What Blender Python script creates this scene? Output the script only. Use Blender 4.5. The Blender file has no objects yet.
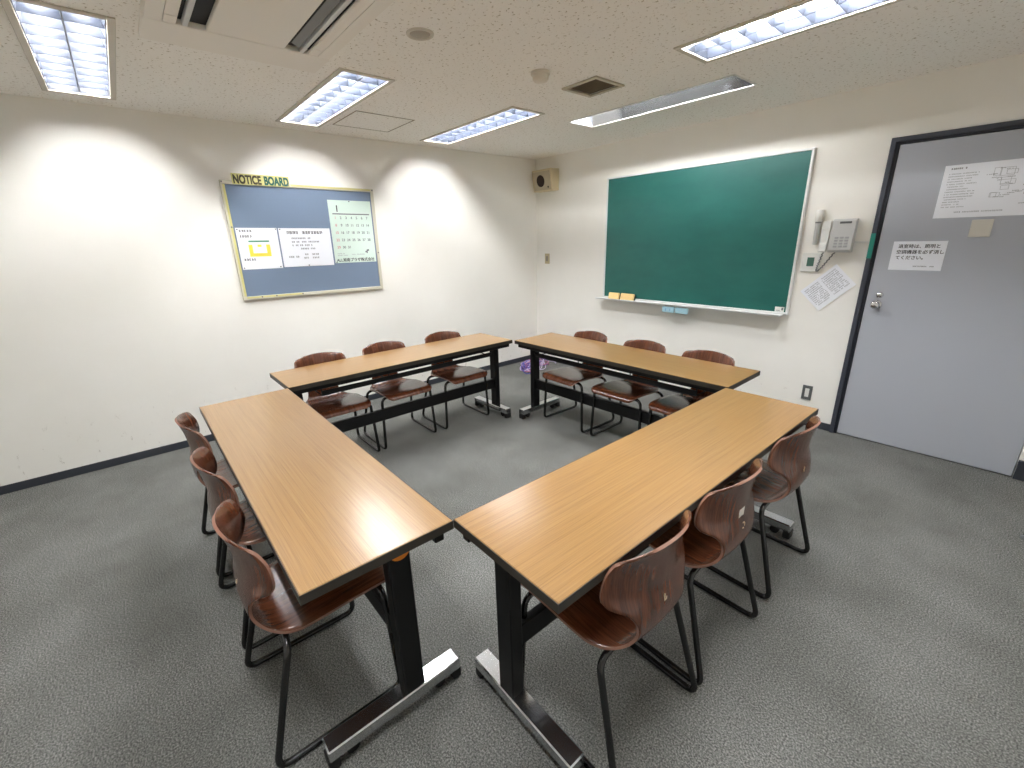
import bpy, math, random
from mathutils import Vector, Matrix
random.seed(7)
PI = math.pi
D = math.radians
sc = bpy.context.scene
COL = sc.collection

# ------------------------------------------------------------------ camera
cam_d = bpy.data.cameras.new('camera')
cam_d.sensor_width = 36.0
cam_d.lens = 439.41 * 36.0 / 1024.0
cam_d.clip_start = 0.02
cam = bpy.data.objects.new('camera', cam_d)
COL.objects.link(cam)
_r = Vector((0.6514123, 0.75824592, -0.02693283))
_u = Vector((-0.21967781, 0.22245981, 0.94987015))
_f = Vector((-0.72622564, 0.61284154, -0.31148286))
cam.matrix_world = Matrix(((_r.x, _u.x, -_f.x, 4.1631), (_r.y, _u.y, -_f.y, -3.978),
                           (_r.z, _u.z, -_f.z, 1.5143), (0, 0, 0, 1)))
sc.camera = cam
# ------------------------------------------------------------------ world and exposure
w = bpy.data.worlds.new('world')
sc.world = w
w.use_nodes = True
w.node_tree.nodes['Background'].inputs[0].default_value = (0.8, 0.85, 0.9, 1)
w.node_tree.nodes['Background'].inputs[1].default_value = 0.05
sc.view_settings.view_transform = 'Standard'
sc.view_settings.look = 'None'
sc.view_settings.gamma = 1.0
sc.view_settings.use_curve_mapping = False
sc.view_settings.exposure = 0.35
TUBE = 136.0          # radiance of the fluorescent tubes
WASH = 108.0          # radiance of the chalkboard lamp's tube
sc.cycles.use_denoising = True
sc.cycles.max_bounces = 12
sc.cycles.diffuse_bounces = 8
sc.cycles.sample_clamp_indirect = 6.0
sc.cycles.caustics_reflective = False
sc.cycles.caustics_refractive = False

# ------------------------------------------------------------------ materials
def lin(c):
    return tuple((x / 12.92 if x <= 0.04045 else ((x + 0.055) / 1.055) ** 2.4) for x in [v / 255.0 for v in c]) + (1.0,)

def mat(name, rgb, rough=0.5, metal=0.0, spec=0.5, coat=0.0, emit=None, estr=0.0):
    m = bpy.data.materials.new(name)
    m.use_nodes = True
    b = m.node_tree.nodes['Principled BSDF']
    b.inputs['Base Color'].default_value = lin(rgb)
    b.inputs['Roughness'].default_value = rough
    b.inputs['Metallic'].default_value = metal
    b.inputs['Specular IOR Level'].default_value = spec
    b.inputs['Coat Weight'].default_value = coat
    b.inputs['Coat Roughness'].default_value = 0.2
    if emit:
        b.inputs['Emission Color'].default_value = lin(emit)
        b.inputs['Emission Strength'].default_value = estr
    return m

class NT:
    """small helper to wire nodes"""
    def __init__(s, m):
        s.t = m.node_tree
        s.b = s.t.nodes['Principled BSDF']
    def n(s, kind, **kw):
        nd = s.t.nodes.new(kind)
        for k, v in kw.items():
            if k in nd.inputs.keys():
                nd.inputs[k].default_value = v
            else:
                setattr(nd, k, v)
        return nd
    def l(s, a, b):
        s.t.links.new(a, b)
    def coords(s, which='Object', scale=(1, 1, 1)):
        tc = s.n('ShaderNodeTexCoord')
        mp = s.n('ShaderNodeMapping')
        mp.inputs['Scale'].default_value = scale
        s.l(tc.outputs[which], mp.inputs['Vector'])
        return mp.outputs['Vector']
    def noise(s, vec, scale, detail=2.0, rough=0.5):
        nd = s.n('ShaderNodeTexNoise')
        nd.inputs['Scale'].default_value = scale
        nd.inputs['Detail'].default_value = detail
        nd.inputs['Roughness'].default_value = rough
        s.l(vec, nd.inputs['Vector'])
        return nd.outputs['Fac']
    def ramp(s, fac, stops):
        r = s.n('ShaderNodeValToRGB')
        e = r.color_ramp.elements
        while len(e) < len(stops):
            e.new(0.5)
        for i, (p, c) in enumerate(stops):
            e[i].position = p
            e[i].color = lin(c) if len(c) == 3 else c
        s.l(fac, r.inputs['Fac'])
        return r.outputs['Color']
    def mix(s, a, b, fac, mode='MIX'):
        nd = s.n('ShaderNodeMix', data_type='RGBA', blend_type=mode)
        for src, k in ((fac, 0), (a, 6), (b, 7)):
            if hasattr(src, 'links') or hasattr(src, 'is_linked'):
                s.l(src, nd.inputs[k])
            else:
                nd.inputs[k].default_value = src
        return nd.outputs[2]
    def bump(s, h, strength, dist):
        nd = s.n('ShaderNodeBump')
        nd.inputs['Strength'].default_value = strength
        nd.inputs['Distance'].default_value = dist
        s.l(h, nd.inputs['Height'])
        s.l(nd.outputs['Normal'], s.b.inputs['Normal'])
    def color(s, c):
        s.l(c, s.b.inputs['Base Color'])

# painted wall with a very fine wallpaper grain and a few faint scuffs low down
M_wall = mat('wall_paint', (233, 231, 223), 0.85, spec=0.25)
t = NT(M_wall)
v = t.coords('Object')
big = t.noise(v, 2.2, 3)
base = t.ramp(big, [(0.3, (242, 240, 233)), (0.7, (246, 244, 238))])
sep = t.n('ShaderNodeSeparateXYZ')
t.l(v, sep.inputs[0])
mr = t.n('ShaderNodeMapRange')
mr.inputs[1].default_value = 0.55
mr.inputs[2].default_value = 0.1
mr.inputs[3].default_value = 0.0
mr.inputs[4].default_value = 1.0
t.l(sep.outputs[2], mr.inputs[0])
sv = t.coords('Object', (1, 4, 2.2))
sn = t.ramp(t.noise(sv, 5.5, 5, 0.75), [(0.612, (0, 0, 0)), (0.68, (255, 255, 255))])
mul = t.n('ShaderNodeMath', operation='MULTIPLY')
t.l(sn, mul.inputs[0]); t.l(mr.outputs[0], mul.inputs[1])
t.color(t.mix(base, lin((196, 190, 180)), mul.outputs[0]))
t.bump(t.noise(v, 260, 2), 0.08, 0.002)

M_ceil = mat('ceiling_board', (190, 184, 168), 0.95, spec=0.1)
t = NT(M_ceil)
v = t.coords('Object')
worm = t.noise(v, 62, 3, 0.6)
pit = t.ramp(worm, [(0.30, (176, 166, 146)), (0.40, (247, 245, 240))])
t.color(pit)
t.bump(worm, 0.5, 0.004)

M_carpet = mat('carpet', (120, 121, 119), 0.98, spec=0.05)
t = NT(M_carpet)
v = t.coords('Object')
fib = t.noise(v, 175, 4, 0.8)
fine = t.ramp(fib, [(0.36, (66, 66, 64)), (0.5, (113, 114, 111)), (0.64, (164, 164, 160))])
pat = t.ramp(t.noise(v, 2.3, 4, 0.6), [(0.3, (216, 216, 214)), (0.7, (255, 255, 255))])
t.color(t.mix(fine, pat, 1.0, 'MULTIPLY'))
t.bump(fib, 0.15, 0.002)

M_base = mat('baseboard_vinyl', (50, 54, 62), 0.6)
M_frame = mat('door_frame_steel', (58, 62, 72), 0.55)
M_rebate = mat('door_frame_rebate', (28, 30, 40), 0.6)
M_door = mat('door_paint', (178, 182, 191), 0.5, spec=0.4)
t = NT(M_door)
v = t.coords('Object')
t.bump(t.noise(v, 420, 2), 0.15, 0.001)
M_chrome = mat('chrome', (225, 225, 228), 0.16, 1.0)
M_steelfoot = mat('polished_steel_foot', (205, 207, 210), 0.2, 1.0)
M_black = mat('black_steel', (9, 9, 10), 0.42, spec=0.3)
M_rubber = mat('black_rubber', (16, 16, 17), 0.75)
M_tube_black = mat('black_tube', (14, 14, 15), 0.22, spec=0.6)
M_edge = mat('table_edge_band', (46, 42, 35), 0.5)
M_orange = mat('orange_plastic', (222, 128, 28), 0.45)
M_white = mat('white_plastic', (232, 232, 228), 0.4)
M_beige = mat('beige_plastic', (218, 210, 188), 0.5)
M_acp = mat('aircon_panel', (240, 236, 228), 0.55)
M_dark = mat('dark_cavity', (14, 13, 13), 0.8)
M_grey = mat('grey_plastic', (128, 130, 130), 0.5)
M_lgrey = mat('light_grey_plastic', (205, 206, 205), 0.45)
M_dgrey = mat('dark_grey_plate', (92, 94, 94), 0.45)
M_paper = mat('paper', (243, 246, 253), 0.8, spec=0.2)
M_ink = mat('black_ink', (44, 44, 50), 0.7)
M_inkgrey = mat('grey_ink', (158, 160, 166), 0.8)
M_inkmid = mat('mid_grey_ink', (112, 114, 120), 0.8)
M_alu = mat('aluminium', (236, 238, 238), 0.35, 0.1)
M_lampwhite = mat('lamp_enamel', (238, 242, 250), 0.35)
M_lamphouse = mat('lamp_reflector', (46, 50, 59), 0.35)
M_lampframe = mat('lamp_frame', (205, 200, 188), 0.5)
M_louver = mat('lamp_louver', (54, 59, 70), 0.35)
M_tubelit = mat('fluorescent_tube', (255, 255, 255), 0.5, emit=(249, 249, 249), estr=TUBE)
M_tubewash = mat('fluorescent_tube_wash', (255, 255, 255), 0.5, emit=(249, 249, 249), estr=WASH)
M_mirror = mat('satin_reflector', (214, 216, 220), 0.09, 0.95)

# oak laminate, grain along local x
M_oak = mat('oak_laminate', (206, 158, 98), 0.3, spec=0.6, coat=0.6)
t = NT(M_oak)
g1 = t.noise(t.coords('Object', (0.35, 30, 1)), 3.0, 5, 0.65)
g2 = t.noise(t.coords('Object', (2.2, 240, 1)), 2.0, 3, 0.6)
c1 = t.ramp(g1, [(0.25, (143, 107, 60)), (0.5, (151, 115, 67)), (0.75, (159, 125, 77))])
c2 = t.ramp(g2, [(0.32, (214, 204, 190)), (0.55, (255, 255, 255))])
t.color(t.mix(c1, c2, 0.75, 'MULTIPLY'))
t.bump(g2, 0.02, 0.001)

# rosewood-coloured moulded plywood, grain along the shell's length (UV v)
M_ply = mat('rosewood_plywood', (110, 56, 34), 0.25, spec=0.5, coat=0.4)
t = NT(M_ply)
oi = t.n('ShaderNodeObjectInfo')
tc = t.n('ShaderNodeTexCoord')
ad = t.n('ShaderNodeVectorMath', operation='ADD')
t.l(tc.outputs['UV'], ad.inputs[0])
t.l(oi.outputs['Random'], ad.inputs[1])
mp = t.n('ShaderNodeMapping')
mp.inputs['Scale'].default_value = (46, 3.2, 1)
t.l(ad.outputs[0], mp.inputs['Vector'])
pg = t.noise(mp.outputs[0], 1.3, 6, 0.68)
mp2 = t.n('ShaderNodeMapping')
mp2.inputs['Scale'].default_value = (210, 9, 1)
t.l(ad.outputs[0], mp2.inputs['Vector'])
pg2 = t.noise(mp2.outputs[0], 1.5, 2)
c1 = t.ramp(pg, [(0.28, (72, 38, 25)), (0.5, (98, 55, 35)), (0.74, (122, 72, 46))])
c2 = t.ramp(pg2, [(0.35, (190, 176, 170)), (0.6, (255, 255, 255))])
t.color(t.mix(c1, c2, 0.7, 'MULTIPLY'))
M_plyedge = mat('plywood_edge', (134, 97, 80), 0.5)

# chalkboard
M_chalk = mat('chalkboard_green', (20, 92, 80), 0.4, spec=0.5)
t = NT(M_chalk)
sm = t.noise(t.coords('Object', (1.0, 1, 2.2)), 2.2, 4, 0.6)
t.color(t.ramp(sm, [(0.3, (18, 90, 83)), (0.7, (30, 101, 93))]))
M_felt = mat('notice_felt', (122, 138, 160), 0.95, spec=0.1)
t = NT(M_felt)
t.bump(t.noise(t.coords('Object'), 300, 2), 0.3, 0.002)
M_nbframe = mat('notice_frame', (206, 202, 184), 0.5)
M_yellowtape = mat('yellow_tape', (208, 202, 136), 0.55)

# ------------------------------------------------------------------ mesh helpers
class MB:
    def __init__(s):
        s.v = []; s.f = []; s.m = []; s.smooth = []
    def add(s, vs, fs, mi=0, sm=False):
        o = len(s.v)
        s.v += [tuple(p) for p in vs]
        for f in fs:
            s.f.append(tuple(i + o for i in f)); s.m.append(mi); s.smooth.append(sm)
    def box(s, a, b, mi=0, M=None):
        x0, x1 = sorted((a[0], b[0])); y0, y1 = sorted((a[1], b[1])); z0, z1 = sorted((a[2], b[2]))
        vs = [Vector(p) for p in ((x0, y0, z0), (x1, y0, z0), (x1, y1, z0), (x0, y1, z0), (x0, y0, z1), (x1, y0, z1), (x1, y1, z1), (x0, y1, z1))]
        if M is not None:
            vs = [M @ p for p in vs]
        s.add(vs, [(0, 3, 2, 1), (4, 5, 6, 7), (0, 1, 5, 4), (1, 2, 6, 5), (2, 3, 7, 6), (3, 0, 4, 7)], mi)
    def cbox(s, a, b, c=0.003, mi=0, M=None):
        """box with chamfered edges"""
        lo = [min(a[i], b[i]) for i in range(3)]; hi = [max(a[i], b[i]) for i in range(3)]
        c = min([c] + [(hi[i] - lo[i]) * 0.49 for i in range(3)])
        vs = []; idx = {}
        for sx in (0, 1):
            for sy in (0, 1):
                for sz in (0, 1):
                    cs = (sx, sy, sz)
                    for ax in range(3):
                        p = []
                        for i in range(3):
                            e = hi[i] if cs[i] else lo[i]
                            if i != ax:
                                e += -c if cs[i] else c
                            p.append(e)
                        idx[(cs, ax)] = len(vs)
                        q = Vector(p)
                        vs.append(M @ q if M is not None else q)
        fs = []
        cen = Vector([(lo[i] + hi[i]) / 2 for i in range(3)])
        if M is not None: cen = M @ cen
        def addf(f):
            ctr = sum((vs[i] for i in f), Vector()) / len(f)
            n = (vs[f[1]] - vs[f[0]]).cross(vs[f[2]] - vs[f[0]])
            fs.append(tuple(f) if n.dot(ctr - cen) > 0 else tuple(reversed(f)))
        for ax in range(3):
            o = [i for i in range(3) if i != ax]
            for sgn in (0, 1):
                f = []
                for (p, q) in ((0, 0), (1, 0), (1, 1), (0, 1)):
                    cs = [0, 0, 0]; cs[ax] = sgn; cs[o[0]] = p; cs[o[1]] = q
                    f.append(idx[(tuple(cs), ax)])
                addf(f)
            for p in (0, 1):
                for q in (0, 1):
                    c0 = [0, 0, 0]; c0[o[0]] = p; c0[o[1]] = q
                    c1 = list(c0); c1[ax] = 1
                    addf([idx[(tuple(c0), o[0])], idx[(tuple(c1), o[0])], idx[(tuple(c1), o[1])], idx[(tuple(c0), o[1])]])
        for cs in [(x, y, z) for x in (0, 1) for y in (0, 1) for z in (0, 1)]:
            addf([idx[(cs, 0)], idx[(cs, 1)], idx[(cs, 2)]])
        s.add(vs, fs, mi)
    def cyl(s, p, q, r0, r1=None, n=20, mi=0, caps=True):
        p = Vector(p); q = Vector(q); r1 = r0 if r1 is None else r1
        d = (q - p).normalized()
        a = d.orthogonal().normalized(); b = d.cross(a)
        vs = []
        for k in range(n):
            t_ = 2 * PI * k / n
            e = a * math.cos(t_) + b * math.sin(t_)
            vs.append(p + e * r0)
        for k in range(n):
            t_ = 2 * PI * k / n
            e = a * math.cos(t_) + b * math.sin(t_)
            vs.append(q + e * r1)
        s.add(vs, [(k, (k + 1) % n, n + (k + 1) % n, n + k) for k in range(n)], mi, True)
        if caps:
            s.add(vs[:n], [tuple(reversed(range(n)))], mi)
            s.add(vs[n:], [tuple(range(n))], mi)
    def lathe(s, prof, c=(0, 0, 0), n=28, mi=0, axis='z', sm=True):
        """prof: list of (radius, height)"""
        c = Vector(c); vs = []
        for r, h in prof:
            for k in range(n):
                t_ = 2 * PI * k / n
                p = (r * math.cos(t_), r * math.sin(t_), h)
                if axis == 'y': p = (p[0], -h, p[1])      # height grows towards -y
                if axis == 'x': p = (h, p[0], p[1])
                vs.append(c + Vector(p))
        fs = []
        for i in range(len(prof) - 1):
            for k in range(n):
                fs.append((i * n + k, i * n + (k + 1) % n, (i + 1) * n + (k + 1) % n, (i + 1) * n + k))
        s.add(vs, fs, mi, sm)
    def tube(s, pts, r, n=12, mi=0, closed=False):
        pts = [Vector(p) for p in pts]
        N = len(pts); vs = []
        t0 = (pts[1] - pts[0]).normalized(); a = t0.orthogonal().normalized()
        for i in range(N):
            if i == 0: tg = t0
            elif i == N - 1: tg = (pts[-1] - pts[-2]).normalized()
            else: tg = ((pts[i + 1] - pts[i]).normalized() + (pts[i] - pts[i - 1]).normalized()).normalized()
            a = (a - tg * a.dot(tg)).normalized()
            b = tg.cross(a)
            for k in range(n):
                t_ = 2 * PI * k / n
                vs.append(pts[i] + (a * math.cos(t_) + b * math.sin(t_)) * r)
        fs = [(i * n + k, i * n + (k + 1) % n, (i + 1) * n + (k + 1) % n, (i + 1) * n + k) for i in range(N - 1) for k in range(n)]
        s.add(vs, fs, mi, True)
        s.add(vs[:n], [tuple(reversed(range(n)))], mi)
        s.add(vs[-n:], [tuple(range(n))], mi)
    def prism(s, poly, fn, h0, h1, mi=0):
        """poly in 2D swept from h0 to h1; fn(u, v, h) -> point"""
        n = len(poly)
        vs = [Vector(fn(u, v, h0)) for u, v in poly] + [Vector(fn(u, v, h1)) for u, v in poly]
        s.add(vs, [tuple(reversed(range(n))), tuple(range(n, 2 * n))] + [(k, (k + 1) % n, n + (k + 1) % n, n + k) for k in range(n)], mi)
    def build(s, name, mats, parent=None, loc=(0, 0, 0), rot=(0, 0, 0), fixn=True):
        me = bpy.data.meshes.new(name)
        me.from_pydata(s.v, [], s.f)
        for m_ in (mats if isinstance(mats, (list, tuple)) else [mats]):
            me.materials.append(m_)
        for i, p in enumerate(me.polygons):
            p.material_index = s.m[i]; p.use_smooth = s.smooth[i]
        me.update()
        if fixn:
            import bmesh
            bm = bmesh.new(); bm.from_mesh(me)
            bmesh.ops.remove_doubles(bm, verts=bm.verts, dist=1e-6)
            bmesh.ops.recalc_face_normals(bm, faces=bm.faces)
            bm.to_mesh(me); bm.free()
        o = bpy.data.objects.new(name, me)
        COL.objects.link(o)
        o.location = loc; o.rotation_euler = rot
        if parent: o.parent = parent
        return o

def fillet(pts, r, seg=6):
    pts = [Vector(p) for p in pts]
    out = [pts[0]]
    for i in range(1, len(pts) - 1):
        a, b, c = pts[i - 1], pts[i], pts[i + 1]
        d0 = (a - b).normalized(); d1 = (c - b).normalized()
        ang = d0.angle(d1)
        rr = r[i] if isinstance(r, (list, tuple)) else r
        tl = min(rr / math.tan(ang / 2), (a - b).length * 0.49, (c - b).length * 0.49)
        p0 = b + d0 * tl; p1 = b + d1 * tl
        for k in range(seg + 1):
            t_ = k / seg
            out.append(p0.lerp(b, t_).lerp(b.lerp(p1, t_), t_))
    out.append(pts[-1])
    return out

def lines(name, m, parent, rows, z=0.0011, **kw):
    for (x0, x1, y, h) in rows:
        mb = MB(); scribble(mb, x0, x1, y, h, **kw); mb.build(name, m, parent, (0, 0, z))

def empty(name, loc, rz=0.0):
    o = bpy.data.objects.new(name, None)
    o.empty_display_size = 0.1
    COL.objects.link(o)
    o.location = loc; o.rotation_euler = (0, 0, rz)
    return o

def tag(o, label, cat, group=None):
    o['label'] = label; o['category'] = cat
    if group: o['group'] = group
    return o

def struct(o):
    o['kind'] = 'structure'
    return o

def dup(root, loc, rz):
    r = root.copy(); COL.objects.link(r)
    r.location = loc; r.rotation_euler = (0, 0, rz)
    for ch in list(root.children):
        c = ch.copy(); COL.objects.link(c); c.parent = r
        for g in list(ch.children):
            d = g.copy(); COL.objects.link(d); d.parent = c
    return r

def text(name, body, size, m, parent, loc, bold=0.0, align='LEFT', rot=(0, 0, 0), squeeze=1.0, fit=None):
    cu = bpy.data.curves.new('t', 'FONT')
    cu.body = body; cu.size = size; cu.align_x = align
    cu.extrude = 0.0002
    o = bpy.data.objects.new('t', cu)
    COL.objects.link(o)
    bpy.context.view_layer.update()
    dg = bpy.context.evaluated_depsgraph_get()
    me = bpy.data.meshes.new_from_object(o.evaluated_get(dg))
    bpy.data.objects.remove(o)
    if bold:
        import bmesh
        bm = bmesh.new()
        for k, (dx, dy) in enumerate(((-bold, -bold), (bold, -bold), (bold, bold), (-bold, bold), (0, 0))):
            n0 = len(bm.verts); bm.from_mesh(me); bm.verts.ensure_lookup_table()
            for vv in bm.verts[n0:]:
                vv.co.x += dx; vv.co.y += dy; vv.co.z += k * 0.00004
        bm.to_mesh(me); bm.free()
    me.name = name
    me.materials.clear(); me.materials.append(m)
    r = bpy.data.objects.new(name, me)
    COL.objects.link(r)
    if fit:
        xs_ = [v_.co.x for v_ in me.vertices]
        squeeze = fit / (max(xs_) - min(xs_))
    r.parent = parent; r.location = loc; r.rotation_euler = rot; r.scale = (squeeze, 1, 1)
    return r

def scribble(mb, x0, x1, y, h, mi=0, density=1.0, gap=0.25):
    """a line of print too small to read: strokes in square character cells (local x, y)"""
    x = x0
    while x < x1 - h * 0.4:
        cw = h * random.uniform(0.8, 1.0)
        if random.random() > 0.12 / density:
            t_ = h * 0.16
            for k in range(3):
                yy = y + h * (0.1 + 0.38 * k)
                mb.box((x, yy, 0), (x + cw * random.uniform(0.6, 0.95), yy + t_, 0.0003), mi)
            for k in range(2):
                xx = x + cw * random.uniform(0.1, 0.8)
                mb.box((xx, y + h * random.uniform(0, 0.3), 0), (xx + t_, y + h * 0.95, 0.0003), mi)
        x += cw + h * gap * 0.4

# ------------------------------------------------------------------ the room
HC = 2.405
XR, YB = 4.95, -5.35
DX0, DX1, DZ = 3.399, 4.331, 2.028       # door leaf
FX0, FZ = 3.352, 2.073                   # outer edge of the door frame

mb = MB(); mb.box((-0.1, YB - 0.1, -0.1), (XR + 0.1, 0.1, 0)); struct(mb.build('floor', M_carpet))
mb = MB(); mb.box((-0.1, YB - 0.1, 0), (0, 0.1, HC + 0.2)); struct(mb.build('wall_left', M_wall))
mb = MB()
mb.box((0, 0, 0), (FX0 + 0.004, 0.1, HC + 0.2))
mb.box((FX0 + 0.004, 0, FZ - 0.004), (DX1 + 0.004, 0.1, HC + 0.2))
mb.box((DX1 + 0.004, 0, 0), (XR, 0.1, HC + 0.2))
struct(mb.build('wall_back', M_wall))
mb = MB(); mb.box((XR, YB - 0.1, 0), (XR + 0.1, 0.1, HC + 0.2)); struct(mb.build('wall_right', M_wall))
mb = MB(); mb.box((0, YB - 0.1, 0), (XR, YB, HC + 0.2)); struct(mb.build('wall_front', M_wall))

LAMP_W, LAMP_H = 1.245, 0.268            # clear opening of a ceiling lamp
lamps = [(0.87, -3.94), (0.865, -2.715), (0.852, -1.497), (3.375, -1.487), (3.375, -2.715), (3.375, -3.94)]  # last two unseen, added along the visible rows for their light
WASH_C, WASH_W, WASH_H = (2.083, -0.848), 1.3, 0.29
AC = (1.43, 2.80, -3.705, -2.975)
VENT_C, VENT_S = (2.105, -1.516), 0.225
holes = [(x - LAMP_W / 2, x + LAMP_W / 2, y - LAMP_H / 2, y + LAMP_H / 2) for x, y in lamps]
holes.append((WASH_C[0] - WASH_W / 2, WASH_C[0] + WASH_W / 2, WASH_C[1] - WASH_H / 2, WASH_C[1] + WASH_H / 2))
holes.append((AC[0] + 0.06, AC[1] - 0.06, AC[2] + 0.04, AC[3] - 0.04))
holes.append((VENT_C[0] - VENT_S / 2, VENT_C[0] + VENT_S / 2, VENT_C[1] - VENT_S / 2, VENT_C[1] + VENT_S / 2))
xs = sorted({-0.05, XR + 0.05} | {h[0] for h in holes} | {h[1] for h in holes})
ys = sorted({YB - 0.05, 0.05} | {h[2] for h in holes} | {h[3] for h in holes})
mb = MB()
for i in range(len(xs) - 1):
    for j in range(len(ys) - 1):
        cx, cy = (xs[i] + xs[i + 1]) / 2, (ys[j] + ys[j + 1]) / 2
        if any(h[0] < cx < h[1] and h[2] < cy < h[3] for h in holes):
            continue
        mb.add([(xs[i], ys[j], HC), (xs[i], ys[j + 1], HC), (xs[i + 1], ys[j + 1], HC), (xs[i + 1], ys[j], HC)], [(0, 1, 2, 3)])
mb.box((-0.1, YB - 0.1, HC + 0.2), (XR + 0.1, 0.1, HC + 0.3))
struct(mb.build('ceiling', M_ceil, fixn=False))

# skirting
BH = 0.058
mb = MB(); mb.cbox((0, YB, 0), (0.008, -0.0, BH), 0.002); struct(mb.build('baseboard_left', M_base))
mb = MB(); mb.cbox((0.008, -0.008, 0), (FX0, 0, BH), 0.002); struct(mb.build('baseboard_back', M_base))
mb = MB(); mb.cbox((DX1 + 0.006, -0.022, 0), (XR, 0, 0.125), 0.002); struct(mb.build('baseboard_right', M_base))
# door frame (left post and head) and the white stop strip beside it
mb = MB()
mb.box((FX0, -0.022, 0), (FX0 + 0.026, 0.09, FZ)); mb.box((FX0 + 0.026, -0.022, DZ + 0.018), (DX1 + 0.004, 0.09, FZ))
mb.box((FX0 + 0.026, -0.010, 0), (DX0 - 0.003, 0.09, DZ + 0.018), 1); mb.box((DX0 - 0.003, -0.010, DZ + 0.003), (DX1 + 0.004, 0.09, DZ + 0.018), 1)
struct(mb.build('trim_1', [M_frame, M_rebate]))
# door leaf
door = struct((lambda b: (b.cbox((DX0, -0.004, 0.007), (DX1, 0.036, DZ), 0.002), b)[1])(MB()).build('door_1', M_door))
mb = MB()
mb.lathe([(0.0, 0.058), (0.016, 0.058), (0.024, 0.052), (0.027, 0.042), (0.024, 0.032), (0.013, 0.026), (0.012, 0.008), (0.03, 0.007), (0.032, 0.0)], (3.462, -0.004, 1.012), axis='y')
mb.build('door_knob', M_chrome, door)
mb = MB()
mb.lathe([(0.0, 0.016), (0.012, 0.016), (0.015, 0.013), (0.019, 0.010), (0.022, 0.0)], (3.470, -0.004, 1.078), axis='y')
mb.cbox((3.468, -0.026, 1.070), (3.472, -0.012, 1.086), 0.001)
mb.build('lock_cylinder', M_chrome, door)

# ------------------------------------------------------------------ ceiling lamps
def make_lamp():
    root = empty('ceiling_light', (0, 0, HC))
    a, b = LAMP_W / 2, LAMP_H / 2
    fa, fb = a + 0.028, b + 0.028
    mb = MB()
    for (x0, x1, y0, y1) in ((-fa, fa, -fb, -b), (-fa, fa, b, fb), (-fa, -a, -b, b), (a, fa, -b, b)):
        mb.cbox((x0, y0, -0.008), (x1, y1, 0.0), 0.002)
    mb.build('frame', M_lampframe, root)
    mb = MB(); dpt = 0.115
    mb.add([(-a, -b, 0), (a, -b, 0), (a, b, 0), (-a, b, 0), (-a, -b, dpt), (a, -b, dpt), (a, b, dpt), (-a, b, dpt)],
           [(4, 5, 6, 7), (0, 1, 5, 4), (1, 2, 6, 5), (2, 3, 7, 6), (3, 0, 4, 7)])
    mb.build('housing', M_lamphouse, root, fixn=False)
    for sy in (-1, 1):
        mb = MB(); mb.cyl((-a + 0.03, sy * 0.066, 0.068), (a - 0.03, sy * 0.066, 0.068), 0.0145, n=10)
        mb.build('tube', M_tubelit, root)
    mb = MB(); hb = 0.040
    mb.box((-a, -0.003, 0.001), (a, 0.003, hb))
    n = 10
    for k in range(1, n):
        x = -a + 2 * a * k / n
        mb.prism([(-0.0012, 0.001), (0.0012, 0.001), (0.004, hb), (-0.004, hb)], lambda u, v_, h, x=x: (x + u, h, v_), -b, b)
    for sy in (-1, 1):   # sloping side reflectors
        mb.prism([(b, 0.001), (b - 0.004, 0.001), (b - 0.03, 0.1), (b, 0.1)], lambda u, v_, h, sy=sy: (h, sy * u, v_), -a, a)
    mb.build('louver', M_louver, root)
    return root

lamp = make_lamp()
labels = ['louvred ceiling light cut by the photo edge, furthest from the chalkboard',
          'louvred ceiling light between the air conditioner and the square ceiling hatch',
          'louvred ceiling light in the room corner beyond the square hatch',
          'louvred ceiling light above the grey door, beside the slim chalkboard lamp',
          'unseen louvred ceiling light added over the table by the door, continuing the row',
          'unseen louvred ceiling light added above the camera, continuing the row']
for i, (x, y) in enumerate(lamps):
    o = lamp if i == 0 else dup(lamp, (x, y, HC), 0)
    o.location = (x, y, HC)
    tag(o, labels[i], 'ceiling light', 'louvred ceiling lights')

# slim asymmetric lamp that washes the chalkboard
wl = tag(empty('wall_washer_light', (WASH_C[0], WASH_C[1], HC)), 'open trough ceiling light with shiny reflector, just above the green chalkboard', 'ceiling light')
a, b = WASH_W / 2, WASH_H / 2
mb = MB()
for (x0, x1, y0, y1) in ((-a - .012, a + .012, -b - .012, -b), (-a - .012, a + .012, b, b + .012), (-a - .012, -a, -b, b), (a, a + .012, -b, b)):
    mb.cbox((x0, y0, -0.006), (x1, y1, 0.0), 0.002)
mb.build('frame', M_white, wl)
mb = MB()   # curved reflector rising from the wall-side lip over to the tube side
pr = [(b, 0.0)]
for k in range(1, 9):
    t_ = k / 8
    pr.append((b - (WASH_H - 0.06) * t_, 0.135 * math.sin(t_ * PI / 2)))
pr += [(-b, 0.135)]
vs = [(-a, u, h) for u, h in pr] + [(a, u, h) for u, h in pr]
n = len(pr)
mb.add(vs, [(k, k + 1, n + k + 1, n + k) for k in range(n - 1)], 0, True)
mb.build('reflector', M_mirror, wl, fixn=False)
mb = MB(); mb.box((-a, -b, 0), (a, -b + 0.002, 0.135)); mb.build('side_plate', M_lampwhite, wl)
for sx in (-1, 1):
    mb = MB(); mb.box((sx * a, -b, 0), (sx * (a - 0.003), b, 0.14)); mb.build('end_plate', M_lampwhite, wl)
mb = MB(); mb.cyl((-a + 0.04, -b + 0.045, 0.085), (a - 0.04, -b + 0.045, 0.085), 0.0145, n=10); mb.build('tube', M_tubewash, wl)

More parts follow.
